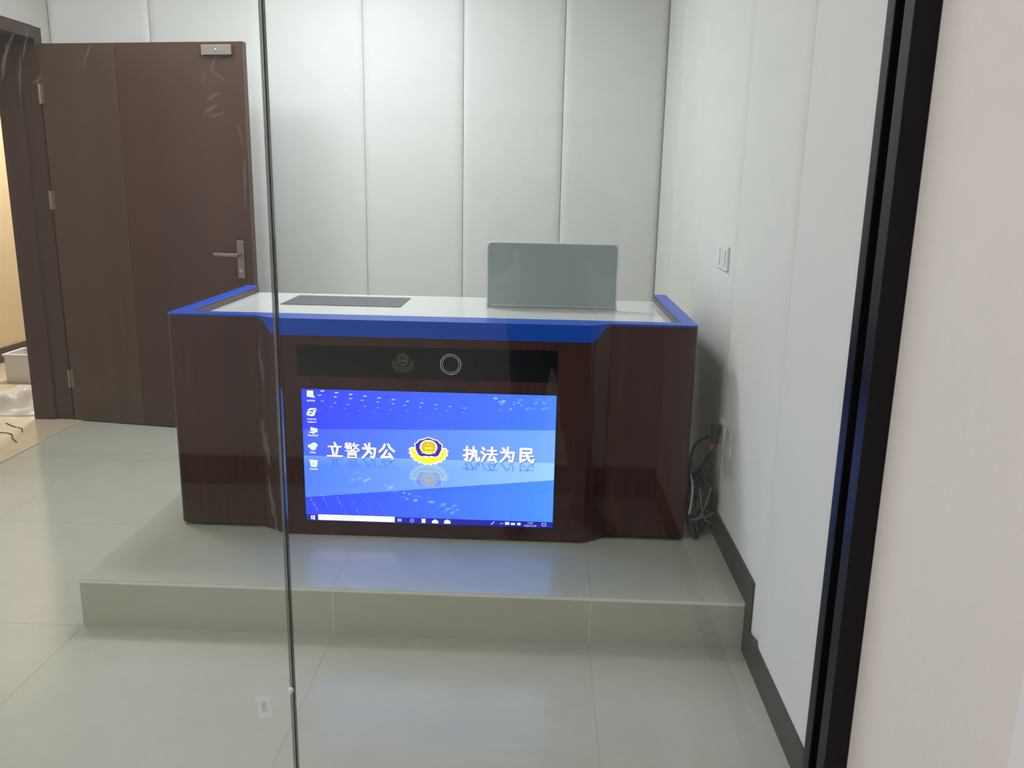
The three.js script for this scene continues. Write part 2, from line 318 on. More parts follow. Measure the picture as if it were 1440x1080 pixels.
// ---------------------------------------------------------------- glass partition
const ZG = 3.65;
{
  const f = thing('glass_partition', 'frameless clear glass partition held in a black metal frame', 'partition', [0, 0, 0], null, 'structure');
  const tubeBar = (z0, z1) => part('frame_profile', bx(1.937, 1.9755, 0, CEIL - 0.002, z0, z1, 0.002), M.frame, f);
  tubeBar(3.668, 3.705); tubeBar(3.6, 3.632);
  part('gasket', bx(1.952, 1.9755, 0, CEIL - 0.002, 3.632, 3.668), M.gasket, f);
  part('bottom_channel', join(bx(-1.4, 1.937, 0, 0.05, 3.668, 3.7, 0.002), bx(-1.4, 1.937, 0, 0.05, 3.6, 3.632, 0.002)), M.frame, f);
  part('top_channel', join(bx(-1.4, 1.937, CEIL - 0.05, CEIL - 0.002, 3.668, 3.7, 0.002), bx(-1.4, 1.937, CEIL - 0.05, CEIL - 0.002, 3.6, 3.632, 0.002)), M.frame, f);
  part('end_post', bx(-1.4, -1.36, 0, CEIL - 0.002, 3.6, 3.7, 0.002), M.frame, f);

  const pane = (x0, x1, label) => part('glass_sheet', bx(x0, x1, 0.005, CEIL - 0.01, ZG - 0.006, ZG + 0.006), M.glass, f, label);
  pane(0.998, 1.951, 'clear glass pane between the upright seam and the black frame');
  const left = pane(-0.245, 0.9905, 'smudged clear glass pane in front of the open door');
  pane(-1.358, -0.2475, 'clear glass pane beside the black end post');
  // dry finger smears and tape marks on the pane in front of the door
  const streak = (x0, y0, x1, y1, w) => {
    const N = 10, a = [], b = [], dx = x1 - x0, dy = y1 - y0, l = Math.hypot(dx, dy);
    for (let i = 0; i <= N; i++) {
      const t = i / N, h = w * (0.35 + 0.65 * Math.sin(Math.PI * Math.min(1, t * 0.9 + 0.1))) * (0.6 + 0.4 * rnd()), cx = x0 + dx * t + (rnd() - 0.5) * w * 0.5, cy = y0 + dy * t;
      a.push([cx - dy / l * h / 2, cy + dx / l * h / 2]); b.push([cx + dy / l * h / 2, cy - dx / l * h / 2]);
    }
    const s = new THREE.Shape([...a, ...b.reverse()].map((p) => new THREE.Vector2(...p)));
    part('smudge', new THREE.ShapeGeometry(s).translate(0, 0, ZG + 0.0064), M.smudge, left);
  };
  streak(0.612, 1.6, 0.588, 1.552, 0.005); streak(0.6, 1.585, 0.586, 1.53, 0.007); streak(0.636, 1.607, 0.622, 1.56, 0.004); streak(0.62, 1.57, 0.611, 1.51, 0.005);
  streak(0.652, 1.54, 0.634, 1.527, 0.006); streak(0.73, 1.586, 0.717, 1.556, 0.004); streak(0.922, 1.572, 0.914, 1.553, 0.004); streak(0.905, 1.553, 0.899, 1.53, 0.004);
  streak(0.925, 1.52, 0.903, 1.506, 0.006); streak(0.918, 1.5, 0.897, 1.487, 0.007); streak(0.93, 1.49, 0.905, 1.482, 0.006); streak(0.912, 1.552, 0.936, 1.536, 0.004);
  streak(0.958, 1.42, 0.955, 1.35, 0.006); streak(0.95, 1.475, 0.958, 1.44, 0.004); streak(0.965, 1.12, 0.972, 1.06, 0.006); streak(0.962, 1.0, 0.975, 0.92, 0.01); streak(0.97, 0.9, 0.982, 0.8, 0.008);
  // seam between the panes
  part('sealant', bx(0.9908, 0.9955, 0.06, CEIL - 0.06, ZG - 0.0055, ZG + 0.0062), M.sealLight, f);
  part('dark_line', bx(0.9955, 0.9978, 0.06, CEIL - 0.06, ZG - 0.0055, ZG + 0.0055), M.sealDark, f);
  const blob = new THREE.SphereGeometry(0.0045, 12, 10).scale(1.1, 1.5, 0.7).translate(0.993, 0.494, ZG + 0.0075);
  part('sealant_blob', blob, M.whitePlastic, f);
  // small paper sticker on the glass
  const c = document.createElement('canvas'); c.width = 130; c.height = 200;
  const g = c.getContext('2d'); g.fillStyle = '#eef0f2'; g.fillRect(0, 0, 130, 200); g.strokeStyle = '#8d90a4'; g.lineWidth = 5;
  for (let k = 0; k < 4; k++) { g.beginPath(); for (let y = 46; y < 150; y += 8) { const x = 46 + k * 13 + (rnd() - 0.5) * 5; y === 46 ? g.moveTo(x, y) : rnd() < 0.8 ? g.lineTo(x, y) : g.moveTo(x, y); } g.stroke(); }
  const tx = new THREE.CanvasTexture(c); tx.colorSpace = THREE.SRGBColorSpace;
  const sg = new THREE.BoxGeometry(0.026, 0.042, 0.0006);
  const st = part('sticker', sg, std({ map: tx, roughness: 0.7 }), scene);
  st.position.set(0.9425, 0.456, ZG + 0.0066); st.rotation.z = 0.1;
  tag(st, 'small white printed paper sticker on the glass beside the seam', 'sticker');
}
// pale sheet on the corridor wall
{
  const s = part('wall_sheet', bx(1.972, 1.9758, 0.45, 0.9, 4.14, 4.5, 0.001), std({ color: rgb(0.72, 0.7, 0.73), roughness: 0.5 }), scene);
  tag(s, 'pale flat sheet fixed to the corridor wall', 'sheet');
}

// ---------------------------------------------------------------- reception desk
// glyphs as strokes in a 100 x 100 box
const GLYPH = {
  li: [[50, 4, 57, 20], [10, 28, 90, 28], [33, 38, 42, 82], [68, 38, 58, 84], [2, 91, 98, 91]],
  jing: [[5, 8, 50, 8], [18, 1, 18, 16], [37, 1, 37, 16], [12, 17, 6, 30], [12, 21, 46, 21, 44, 45], [17, 29, 33, 29, 33, 40, 17, 40, 17, 29], [66, 1, 56, 20], [58, 14, 96, 14], [86, 14, 76, 32, 58, 46], [62, 20, 76, 34, 96, 46], [50, 46, 52, 50], [6, 54, 94, 54], [22, 63, 78, 63], [22, 72, 78, 72], [24, 80, 76, 80, 76, 98, 24, 98, 24, 80]],
  wei: [[22, 8, 31, 22], [51, 2, 48, 32, 36, 64, 8, 96], [10, 35, 87, 35, 83, 70, 76, 95, 60, 88], [50, 52, 62, 68]],
  gong: [[38, 6, 28, 30, 4, 54], [60, 4, 72, 28, 97, 50], [49, 44, 34, 70, 16, 91, 80, 86], [64, 66, 76, 79, 87, 98]],
  zhi: [[5, 25, 44, 25], [24, 3, 24, 92, 12, 85], [3, 62, 44, 47], [50, 29, 80, 29, 80, 82, 86, 93, 97, 90, 98, 76], [64, 3, 64, 40, 58, 66, 42, 96], [50, 48, 66, 62]],
  fa: [[8, 8, 19, 19], [2, 35, 14, 45], [5, 94, 24, 56], [38, 25, 92, 25], [65, 4, 65, 48], [32, 49, 98, 49], [62, 50, 42, 89, 86, 84], [76, 66, 91, 97]],
  min: [[18, 8, 82, 8, 82, 34, 18, 34], [18, 8, 18, 93, 46, 78], [18, 55, 95, 55], [52, 34, 58, 60, 72, 84, 91, 96, 97, 78]],
};
function glyph(g, key, x, y, w, h, lw) {
  g.lineCap = 'round'; g.lineJoin = 'round';
  for (const s of GLYPH[key]) {
    const flatStroke = s.length === 4 && Math.abs(s[1] - s[3]) < 3;
    g.lineWidth = lw * (flatStroke ? 0.72 : 1) * (key === 'jing' ? 0.62 : 1);
    g.beginPath(); g.moveTo(x + s[0] * w / 100, y + s[1] * h / 100);
    for (let i = 2; i < s.length; i += 2) g.lineTo(x + s[i] * w / 100, y + s[i + 1] * h / 100);
    g.stroke();
  }
}
function crest(g, cx, cy, w, h, line) {   // shield on a wreath; line = drawn in outline
  const k = (x, y) => [cx + x * w / 2, cy + y * h / 2];
  const poly = (pts) => { g.beginPath(); pts.forEach((p, i) => (i ? g.lineTo(...k(...p)) : g.moveTo(...k(...p)))); g.closePath(); };
  const wreath = []; for (let i = 0; i <= 36; i++) { const a = Math.PI * (1.08 - 1.16 * i / 36), r = 1 + (i % 3 === 1 ? 0.06 : -0.02); wreath.push([Math.cos(a) * r, Math.sin(a) * r * 0.92 + 0.06]); }
  for (let i = 24; i >= 0; i--) { const a = Math.PI * (1.05 - 1.1 * i / 24); wreath.push([Math.cos(a) * 0.5, Math.sin(a) * 0.36 - 0.05]); }
  const shield = [[0, -1], [0.25, -0.86], [0.5, -0.78], [0.62, -0.58], [0.74, -0.5], [0.72, -0.1], [0.56, 0.34], [0.4, 0.46], [0.14, 0.4], [0, 0.46], [-0.14, 0.4], [-0.4, 0.46], [-0.56, 0.34], [-0.72, -0.1], [-0.74, -0.5], [-0.62, -0.58], [-0.5, -0.78], [-0.25, -0.86]];
  g.lineJoin = 'round';
  poly(wreath); g.lineWidth = w * (line ? 0.03 : 0.07); g.strokeStyle = line ? line[0] : '#fdfdf2'; g.stroke(); g.fillStyle = line ? line[1] : '#f7ef2a'; g.fill();
  poly(shield); g.lineWidth = w * (line ? 0.03 : 0.06); g.strokeStyle = line ? line[0] : '#fdf4ff'; g.stroke(); g.fillStyle = line ? '#1d2420' : '#3a22b8'; g.fill();
  const disc = (r, f) => { g.beginPath(); g.ellipse(...k(0, -0.28), r * w / 2, r * h / 2 * 1.12, 0, 0, 7); g.fillStyle = f; g.fill(); if (line) { g.strokeStyle = line[0]; g.stroke(); } };
  disc(0.5, line ? '#20261f' : '#fff6ce'); disc(0.41, line ? '#283026' : '#d9b81c');
  g.fillStyle = line ? line[0] : '#f4e65a';
  for (const [x, y, s] of [[0, -0.5, 0.09], [-0.2, -0.46, 0.04], [0.2, -0.46, 0.04], [-0.12, -0.38, 0.04], [0.12, -0.38, 0.04]]) { g.beginPath(); for (let i = 0; i < 10; i++) { const a = -Math.PI / 2 + i * Math.PI / 5, r = i % 2 ? s * 0.45 : s; const q = k(x + r * Math.cos(a), y + r * Math.sin(a) * 1.2); i ? g.lineTo(...q) : g.moveTo(...q); } g.fill(); }
  poly([[-0.26, -0.2], [-0.2, -0.28], [0.2, -0.28], [0.26, -0.2], [0.2, -0.12], [-0.2, -0.12]]); g.fill();
  if (!line) { poly([[-0.34, 0.02], [0.34, 0.02], [0.4, 0.2], [-0.4, 0.2]]); g.fillStyle = '#efdf35'; g.fill(); }
}
function screenTexture() {
  const W = 1440, H = 792, c = document.createElement('canvas'); c.width = W; c.height = H;
  const g = c.getContext('2d');
  // photo corners of the picture: the desk screen's own u, v
  const S = (x, y) => { let u = 0.5, v = 0.5; for (let i = 0; i < 6; i++) { u = (x - (424 + 7 * v)) / (358 - 12 * v); v = (y - (547 + 9 * u)) / 185; } return [u * W, v * H]; };
  const px = W / 354, py = H / 185;
  const bg = g.createLinearGradient(0, 0, W, H * 0.3); bg.addColorStop(0, '#2d3cf0'); bg.addColorStop(0.45, '#3a5cff'); bg.addColorStop(0.75, '#3f6bff'); bg.addColorStop(1, '#4a83ff');
  g.fillStyle = bg; g.fillRect(0, 0, W, H);
  const band = (a, b, c0, c1) => { const q = g.createLinearGradient(0, 0, W, 0); q.addColorStop(0, c0); q.addColorStop(1, c1); g.fillStyle = q; g.beginPath(); g.moveTo(0, a[0] * H); g.lineTo(W, a[1] * H); g.lineTo(W, b[1] * H); g.lineTo(0, b[0] * H); g.fill(); };
  band([0.3, 0.255], [0.52, 0.53], 'rgba(70,105,255,0.75)', 'rgba(120,172,255,0.95)');
  band([0.5, 0.5], [0.82, 0.63], 'rgba(82,128,255,0.95)', 'rgba(158,205,255,0.95)');
  { const q = g.createLinearGradient(0, 0.5 * H, 0, 0.58 * H); q.addColorStop(0, 'rgba(150,195,255,0.35)'); q.addColorStop(1, 'rgba(150,195,255,0)'); g.fillStyle = q; g.fillRect(0, 0.5 * H, W, 0.1 * H); }
  band([0.82, 0.63], [1, 1], '#2f43ef', '#4c90ff');
  // slanting dashes
  const dash = (x, y, w, h, a) => { const [u, v] = S(x, y); g.fillStyle = `rgba(214,232,255,${a})`; g.beginPath(); g.ellipse(u, v, w * px / 2, h * py / 2, -0.12, 0, 7); g.fill(); };
  for (let r = 0; r < 6; r++) for (let k = 0; k < 11; k++) {
    const x = 432 + k * 20 + r * -12 + (k * r % 3) * 2 + (r % 2) * 8, y = 550 + r * 5.2 + k * 2.3 + 0.5 * r;
    if (x < 426 || x > 700) continue;
    dash(x + 22, y, 6 - r * 0.6 - k * 0.15, 1.7 - r * 0.15, Math.max(0.1, 0.95 - r * 0.13 - k * 0.05));
  }
  for (let k = 0; k < 26; k++) dash(695 + rnd() * 84, 557 + rnd() * 12 + k * 0.35, 4 + rnd() * 3, 3, 0.12 + rnd() * 0.25);
  for (let k = 0; k < 34; k++) { const t = rnd(); dash(495 + t * 150, 668 + t * 50 + (rnd() - 0.5) * 14, 4 + rnd() * 6, 3.4, 0.1 + rnd() * 0.25); }
  for (let k = 0; k < 6; k++) for (let i = 0; i < 9; i++) { const t = i / 8; if (rnd() < 0.9) dash(434 + k * 20 + t * 13 + (rnd() - 0.5) * 2, 694 + t * 24 + k * 2.2, 1.6, 1.6, (0.35 + 0.5 * rnd()) * (1 - k * 0.12)); }
  // slogans with their mirror image
  const word = (keys, x0, x1, y) => keys.forEach((key, i) => {
    const cw = (x1 - x0) / 4, xa = x0 + i * cw, [u, v] = S(xa + 1, y + i * 0.55), w = (cw - 2.4) * px, h = 21 * py;
    g.save(); g.translate(0, 2 * (v + h) + 4); g.scale(1, -1); g.beginPath(); g.rect(u - 6, v + h * 0.45, w + 12, h); g.clip(); g.strokeStyle = 'rgba(30,80,190,0.28)'; glyph(g, key, u, v, w, h, 11); g.restore();
    g.strokeStyle = 'rgba(60,40,120,0.55)'; glyph(g, key, u + 4, v + 5, w, h, 12);
    g.strokeStyle = '#fff6ff'; glyph(g, key, u, v, w, h, 13.5);
  });
  word(['li', 'jing', 'wei', 'gong'], 459, 557, 620.5);
  word(['zhi', 'fa', 'wei', 'min'], 651, 753, 625.5);
  const [ex, ey] = S(603.5, 632);
  g.save(); g.globalAlpha = 0.18; g.translate(0, 2 * (ey + 19 * py)); g.scale(1, -1); g.beginPath(); g.rect(ex - 150, ey - 12 * py, 300, 34 * py); g.clip(); crest(g, ex, ey, 50 * px, 36 * py); g.restore();
  crest(g, ex, ey, 50 * px, 36 * py);
  // desktop icons
  const at = (x, y, f) => { const [u, v] = S(x, y); g.save(); g.translate(u, v); g.scale(px, py); f(); g.restore(); };
  g.fillStyle = '#fff';
  at(437, 554, () => { g.fillStyle = '#fbfbff'; g.fillRect(-5, -4.5, 9, 8.5); g.fillStyle = '#e8e46a'; g.fillRect(-1, -2, 3, 4); g.fillStyle = '#dcd2ff'; g.beginPath(); g.moveTo(1, 5); g.lineTo(7, 5); g.lineTo(4, 1); g.fill(); });
  const ie = (x, y, s, col) => at(x, y, () => { g.strokeStyle = col; g.lineWidth = 2 * s; g.beginPath(); g.arc(0, 0, 4.6 * s, 0.5, 6.1); g.stroke(); g.lineWidth = 1.6 * s; g.beginPath(); g.moveTo(-4 * s, 0); g.lineTo(4.8 * s, 0); g.stroke(); g.lineWidth = 1.2 * s; g.beginPath(); g.ellipse(0, -0.5, 7.6 * s, 3 * s, -0.55, 0, 7); g.stroke(); });
  ie(438.5, 579, 1, '#f3f7ff');
  at(440, 604, () => { g.fillStyle = '#d8ecff'; g.beginPath(); g.moveTo(-3, -4.5); g.lineTo(7, -2.5); g.lineTo(7, 3); g.lineTo(-3, 1); g.fill(); g.fillStyle = '#fff'; g.beginPath(); g.moveTo(-7, 2.5); g.lineTo(4, 2); g.lineTo(2, 5); g.fill(); });
  at(440.5, 627, () => { g.fillStyle = '#cfe6ff'; g.beginPath(); g.ellipse(0, 0, 5, 5, 0, 0, 7); g.fill(); g.fillStyle = '#eaf5ff'; g.fillRect(-7, -3, 4, 4); g.beginPath(); g.arc(2, -1, 5, 3.6, 6.4); g.fill(); });
  at(441.5, 650, () => { g.fillStyle = '#e6f2ff'; g.beginPath(); g.moveTo(-6, -5); g.lineTo(6, -4); g.lineTo(4.5, 5.5); g.lineTo(-4, 5.5); g.fill(); g.fillStyle = '#b7ccf4'; g.fillRect(-2, -1, 2, 4); });
  const text = (s, x, y, size, col = '#ffffff', w) => { const [u, v] = S(x, y); g.font = `bold ${size}px sans-serif`; g.fillStyle = col; g.textAlign = 'center'; g.textBaseline = 'middle'; g.fillText(s, u, v, w); };
  text('Internet', 439, 588.3, 13, '#fff', 64); text('Explorer', 439.5, 592.4, 13, '#fff', 64);
  const label = (x, y, w) => { const [u, v] = S(x, y); g.fillStyle = 'rgba(245,240,255,0.85)'; for (let k = 0; k < w; k += 3) g.fillRect(u - w * px / 2 + k * px, v - 4 - rnd() * 3, 2.3 * px, 9); };
  label(437.5, 563.5, 11); label(440, 611.5, 13); label(440.5, 635.5, 9); label(442, 658.7, 12);
  // task bar
  g.fillStyle = '#191c9e'; const tb = 0.955 * H; g.fillRect(0, tb, W, H - tb);
  const barY = tb + (H - tb) / 2, ux = (x) => S(x, 736)[0];
  g.fillStyle = '#e9ecff'; { const u = ux(440.5); g.fillRect(u - 12, barY - 11, 11, 10); g.fillRect(u + 1, barY - 13, 12, 12); g.fillRect(u - 12, barY + 1, 11, 10); g.fillRect(u + 1, barY + 1, 12, 12); }
  g.fillStyle = '#fffafa'; g.fillRect(ux(448), tb - 2, ux(556) - ux(448), H - tb - 2);
  g.strokeStyle = '#b8b8c4'; g.lineWidth = 3; g.beginPath(); g.arc(ux(455), barY - 1, 9, 0, 7); g.stroke();
  g.fillStyle = '#c9c4c6'; for (const [a, b] of [[466, 470], [472, 477], [481, 485], [487, 491], [494, 499]]) g.fillRect(ux(a), barY - 3, ux(b) - ux(a), 5);
  g.fillStyle = '#a9a6ee'; g.fillRect(ux(560), barY - 9, 24, 17);
  g.strokeStyle = '#7f8bff'; g.lineWidth = 5; g.beginPath(); g.arc(ux(580.5), barY, 11, 0.6, 6.0); g.moveTo(ux(580.5) - 9, barY); g.lineTo(ux(580.5) + 11, barY); g.stroke();
  g.fillStyle = '#f4f4ff'; g.fillRect(ux(594), barY - 13, 22, 25);
  g.beginPath(); g.moveTo(ux(608.5), barY - 1); g.lineTo(ux(613), barY - 13); g.lineTo(ux(617.5), barY - 1); g.lineTo(ux(617.5), barY + 12); g.lineTo(ux(608.5), barY + 12); g.fill();
  g.beginPath(); g.moveTo(ux(625.5), barY - 4); g.lineTo(ux(630), barY - 14); g.lineTo(ux(634.5), barY - 4); g.lineTo(ux(634.5), barY + 12); g.lineTo(ux(625.5), barY + 12); g.fill();
  g.strokeStyle = '#c8ccf4'; g.lineWidth = 5; g.beginPath(); g.moveTo(ux(691.5), barY + 7); g.lineTo(ux(695.5), barY - 8); g.stroke();
  g.lineWidth = 3; g.beginPath(); g.moveTo(ux(704), barY + 2); g.lineTo(ux(706), barY - 3); g.lineTo(ux(708), barY + 2); g.stroke();
  g.fillStyle = '#e3e6fb'; g.fillRect(ux(711), barY - 10, 24, 17); g.fillRect(ux(719), barY - 6, 24, 13); g.fillRect(ux(728), barY - 8, 19, 16);
  g.font = '14px sans-serif'; g.textAlign = 'center'; g.fillStyle = '#f2f2ff'; g.textBaseline = 'middle'; g.fillText('17:01', ux(746), barY - 7); g.fillText('2020/11/24', ux(746), barY + 9, 80);
  g.strokeStyle = '#d4d8f8'; g.lineWidth = 3; g.strokeRect(ux(762.5), barY - 9, 22, 15);
  const t = new THREE.CanvasTexture(c); t.colorSpace = THREE.SRGBColorSpace; return t;
}
function stripTexture() {            // print on the black acrylic strip, 0.883 x 0.11 m
  const W = 1766, H = 220, c = document.createElement('canvas'); c.width = W; c.height = H;
  const g = c.getContext('2d'); g.fillStyle = '#121417'; g.fillRect(0, 0, W, H);
  crest(g, 722, 108, 146, 138, ['#58664a', '#2c4a2c']);
  g.fillStyle = '#08090b'; for (const x0 of [258, 1480]) for (let i = 0; i < 9; i++) for (let j = 0; j < 4; j++) { g.beginPath(); g.arc(x0 + (i - 4) * 16, 108 + (j - 1.5) * 16, 5, 0, 7); g.fill(); }
  const t = new THREE.CanvasTexture(c); t.colorSpace = THREE.SRGBColorSpace; return t;
}
{
  const d = thing('reception_desk', 'dark wood reception desk with blue trim and built-in front screen', 'desk', [0, 0, 0]);
  const XL = 0.138, XE = 1.955, ZB = 1.35, ZF = 2.166, ZC = 2.216, Y0 = HS + 0.014, Y1 = 0.931;
  const arc = (cx, cz, r, a0, a1, n = 5) => Array.from({ length: n + 1 }, (_, i) => { const a = a0 + (a1 - a0) * i / n; return [cx + r * Math.cos(a), cz + r * Math.sin(a)]; });
  const front = [...arc(XL + 0.02, ZF - 0.02, 0.02, Math.PI, Math.PI / 2), [0.452, ZF], [0.525, ZC], [1.592, ZC], [1.662, ZF], ...arc(XE - 0.02, ZF - 0.02, 0.02, Math.PI / 2, 0)];
  // carcass: two wings, the projecting middle, back board
  const LW = [...arc(XL + 0.02, ZF - 0.02, 0.02, Math.PI, Math.PI / 2), [0.4505, ZF], [0.4505, ZB], [XL, ZB]];
  part('wing_panel', plan(LW, Y0, 0.8875), M.wood, d);
  const RW = [[1.6635, ZB], [1.6635, ZF], ...arc(XE - 0.02, ZF - 0.02, 0.02, Math.PI / 2, 0), [XE, ZB]];
  part('wing_panel', plan(RW, Y0, 0.8875), M.wood, d);
  part('center_panel', plan([[0.452, 1.5], [0.452, ZF], [0.525, ZC], [1.592, ZC], [1.662, ZF], [1.662, 1.5]], Y0 - 0.006, 0.8875, 0.0015), M.wood, d);
  part('rail', plan([[XL, ZB], ...front, [XE, ZB], [1.905, ZB], [1.905, 2.105], [0.188, 2.105], [0.188, ZB]], 0.8875, Y1), M.wood, d);
  part('plinth', plan([[0.17, 1.4], [0.17, 2.14], [0.46, 2.14], [0.53, 2.19], [1.585, 2.19], [1.655, 2.14], [1.925, 2.14], [1.925, 1.4]], HS, Y0), M.plinth, d);
  // the wings end in raised rails around the sunk white top
  for (const x of [0.1882, 1.9033]) part('inner_edge', bx(x, x + 0.0015, 0.9085, Y1 - 0.0003, ZB, 2.104), M.wood, d);
  // blue cap around three sides
  const capIn = [[1.905, 2.105], [0.188, 2.105]];
  const cap = [[XL, ZB], ...front, [XE, ZB], [1.905, ZB], ...capIn, [0.188, ZB]];
  part('blue_cap', plan(cap, Y1, 0.938, 0.0012), M.blue, d, 'bright blue edge cap');
  // blue fascia following the front, with curved ends
  {
    const pathPts = [[0.445, ZF], [0.452, ZF], [0.525, ZC], [1.592, ZC], [1.662, ZF], [1.669, ZF]];
    const segs = []; let len = 0;
    for (let i = 0; i < pathPts.length - 1; i++) { const n = i === 1 || i === 3 ? 16 : i === 2 ? 40 : 2; for (let k = 0; k < n + (i === pathPts.length - 2 ? 1 : 0); k++) { const t = k / n; segs.push([pathPts[i][0] + (pathPts[i + 1][0] - pathPts[i][0]) * t, pathPts[i][1] + (pathPts[i + 1][1] - pathPts[i][1]) * t]); } }
    const low = (x) => { const e = Math.min((x - 0.462) / 0.068, (1.66 - x) / 0.068); const t = Math.max(0, Math.min(1, e)), s = t * t * t * (t * (6 * t - 15) + 10); return 0.932 - s * 0.051; };
    const pos = [], o = 0.004, quad = (a, b, c2, e) => pos.push(...a, ...b, ...c2, ...a, ...c2, ...e);
    for (let i = 0; i < segs.length - 1; i++) {
      const [a, b] = [segs[i], segs[i + 1]], la = low(a[0]), lb = low(b[0]), t = 0.9385;
      quad([a[0], la, a[1] + o], [b[0], lb, b[1] + o], [b[0], t, b[1] + o], [a[0], t, a[1] + o]);
      quad([a[0], la, a[1] - 0.001], [b[0], lb, b[1] - 0.001], [b[0], lb, b[1] + o], [a[0], la, a[1] + o]);
      quad([a[0], t, a[1] + o], [b[0], t, b[1] + o], [b[0], t, b[1] - 0.001], [a[0], t, a[1] - 0.001]);
    }
    const g = new THREE.BufferGeometry(); g.setAttribute('position', new THREE.Float32BufferAttribute(pos, 3)); g.computeVertexNormals();
    part('blue_fascia', uvm(g), M.blue, d, 'bright blue front band with curved ends');
  }
  part('desktop', bx(0.189, 1.904, 0.8885, 0.908, ZB, 2.1045, 0.0008), M.whiteTop, d, 'glossy white sunken desktop');
  const cv = part('cover_plate', bx(0.39, 0.868, 0.9075, 0.911, 1.435, 1.7, 0.001), M.cover, d, 'dark grey flap set in the white desktop');
  // black acrylic strip
  const sx0 = 0.6, sx1 = 1.484, sy0 = 0.739, sy1 = 0.85;
  const strip = part('control_strip', bx(sx0, sx1, sy0, sy1, ZC - 0.004, ZC + 0.0015, 0.0007), M.acrylic, d, 'black glossy strip above the screen');
  const pr = new THREE.PlaneGeometry(sx1 - sx0 - 0.004, sy1 - sy0 - 0.004).translate((sx0 + sx1) / 2, (sy0 + sy1) / 2, ZC + 0.0017);
  part('print', pr, std({ map: stripTexture(), roughness: 0.12, specularIntensity: 0.6 }), strip, 'dim greenish emblem and speaker holes');
  const rg = (r, t) => new THREE.TorusGeometry(r, t, 8, 48).translate(1.124, 0.7945, ZC + 0.002);
  part('lens_ring', join(rg(0.0345, 0.0017), rg(0.028, 0.0014)), M.chrome, strip, 'thin silver double ring');
  part('lens', new THREE.CylinderGeometry(0.027, 0.027, 0.002, 36).rotateX(Math.PI / 2).translate(1.124, 0.7945, ZC + 0.0022), M.lens, strip);
  // screen
  const x0 = 0.6115, x1 = 1.4835, y0 = 0.2165, y1 = 0.6955;
  const bz = part('screen_bezel', join(bx(x0 - 0.007, x1 + 0.007, y1, y1 + 0.006, ZC - 0.004, ZC + 0.002), bx(x0 - 0.007, x1 + 0.007, y0 - 0.006, y0, ZC - 0.004, ZC + 0.002), bx(x0 - 0.007, x0, y0, y1, ZC - 0.004, ZC + 0.002), bx(x1, x1 + 0.007, y0, y1, ZC - 0.004, ZC + 0.002)), M.blackPlastic, d);
  const tex = screenTexture();
  const sm = new THREE.MeshStandardMaterial({ color: 0x050505, roughness: 0.25, emissive: 0xffffff, emissiveMap: tex, emissiveIntensity: 1.2 });
  const sp = new THREE.PlaneGeometry(x1 - x0, y1 - y0).translate((x0 + x1) / 2, (y0 + y1) / 2, ZC + 0.0012);
  part('display_screen', sp, sm, d, 'lit blue desktop with white slogans and a yellow crest');
}
// pop-up monitor on the desk, its back to the glass
{
  const m = thing('monitor', 'silver grey monitor standing on the white desktop, back turned', 'monitor', [1.462, 0.9082, 1.66]);
  const w = 0.516, h = 0.262, r = 0.022;
  const rr = (w2, h2, rad) => { const s = new THREE.Shape(); s.moveTo(-w2, 0); s.lineTo(-w2, h2 - rad); s.quadraticCurveTo(-w2, h2, -w2 + rad, h2); s.lineTo(w2 - rad, h2); s.quadraticCurveTo(w2, h2, w2, h2 - rad); s.lineTo(w2, 0); s.closePath(); return s; };
  const ex = (s, dpt, b) => uvm(new THREE.ExtrudeGeometry(s, { depth: dpt, bevelEnabled: true, bevelSize: b, bevelThickness: b, bevelOffset: -b, bevelSegments: 3, curveSegments: 10 }));
  part('casing', ex(rr(w / 2, h, r), 0.012, 0.003).translate(0, 0, -0.012), M.silver, m, 'shiny silver rim');
  part('back_panel', ex(rr(w / 2 - 0.006, h - 0.007, r * 0.8), 0.0015, 0.0008).translate(0, 0.0005, 0.002), M.monitorBack, m, 'smooth grey-green back');
  part('seam_strip', bx(-w / 2 + 0.02, w / 2 - 0.02, 0.012, 0.015, 0.0035, 0.0055, 0.0005), M.silver, m);
  part('front_glass', bx(-w / 2 + 0.006, w / 2 - 0.006, 0.01, h - 0.006, -0.0165, -0.0145), M.lens, m);
  part('slot', bx(-w / 2 - 0.004, w / 2 + 0.004, 0, 0.003, -0.02, 0.012, 0.001), M.silver, m);
}

// ---------------------------------------------------------------- switches, sockets and cables by the right wall
function rockerSwitch(z, y, label) {
  const s = thing('light_switch', label, 'switch', [XR, y, z], 'light switches on the right wall');
  part('plate', bx(-0.009, 0, -0.043, 0.043, -0.043, 0.043, 0.003), M.whitePlastic, s);
  part('rocker', bx(-0.013, -0.006, -0.03, 0.03, -0.016, 0.016, 0.002), M.whitePlastic, s);
}
rockerSwitch(1.855, 1.148, 'white rocker switch on the padded right wall, farther into the room');
rockerSwitch(1.945, 1.146, 'white rocker switch on the padded right wall, next to the panel seam');
function socket(z, y, label) {
  const s = thing('wall_socket', label, 'socket', [XR, y, z], 'sockets low on the right wall');
  part('plate', bx(-0.009, 0, -0.043, 0.043, -0.043, 0.043, 0.003), M.whitePlastic, s);
  for (const [dy, dz] of [[0.012, -0.01], [0.012, 0.01], [-0.014, 0]]) part('slot', bx(-0.0098, -0.0085, dy - 0.006, dy + 0.006, dz - 0.0015, dz + 0.0015), M.blackPlastic, s);
}
socket(2.12, 0.552, 'white wall socket with a black plug behind the desk end');
socket(2.215, 0.55, 'white wall socket beside the plugged one, under loose film');
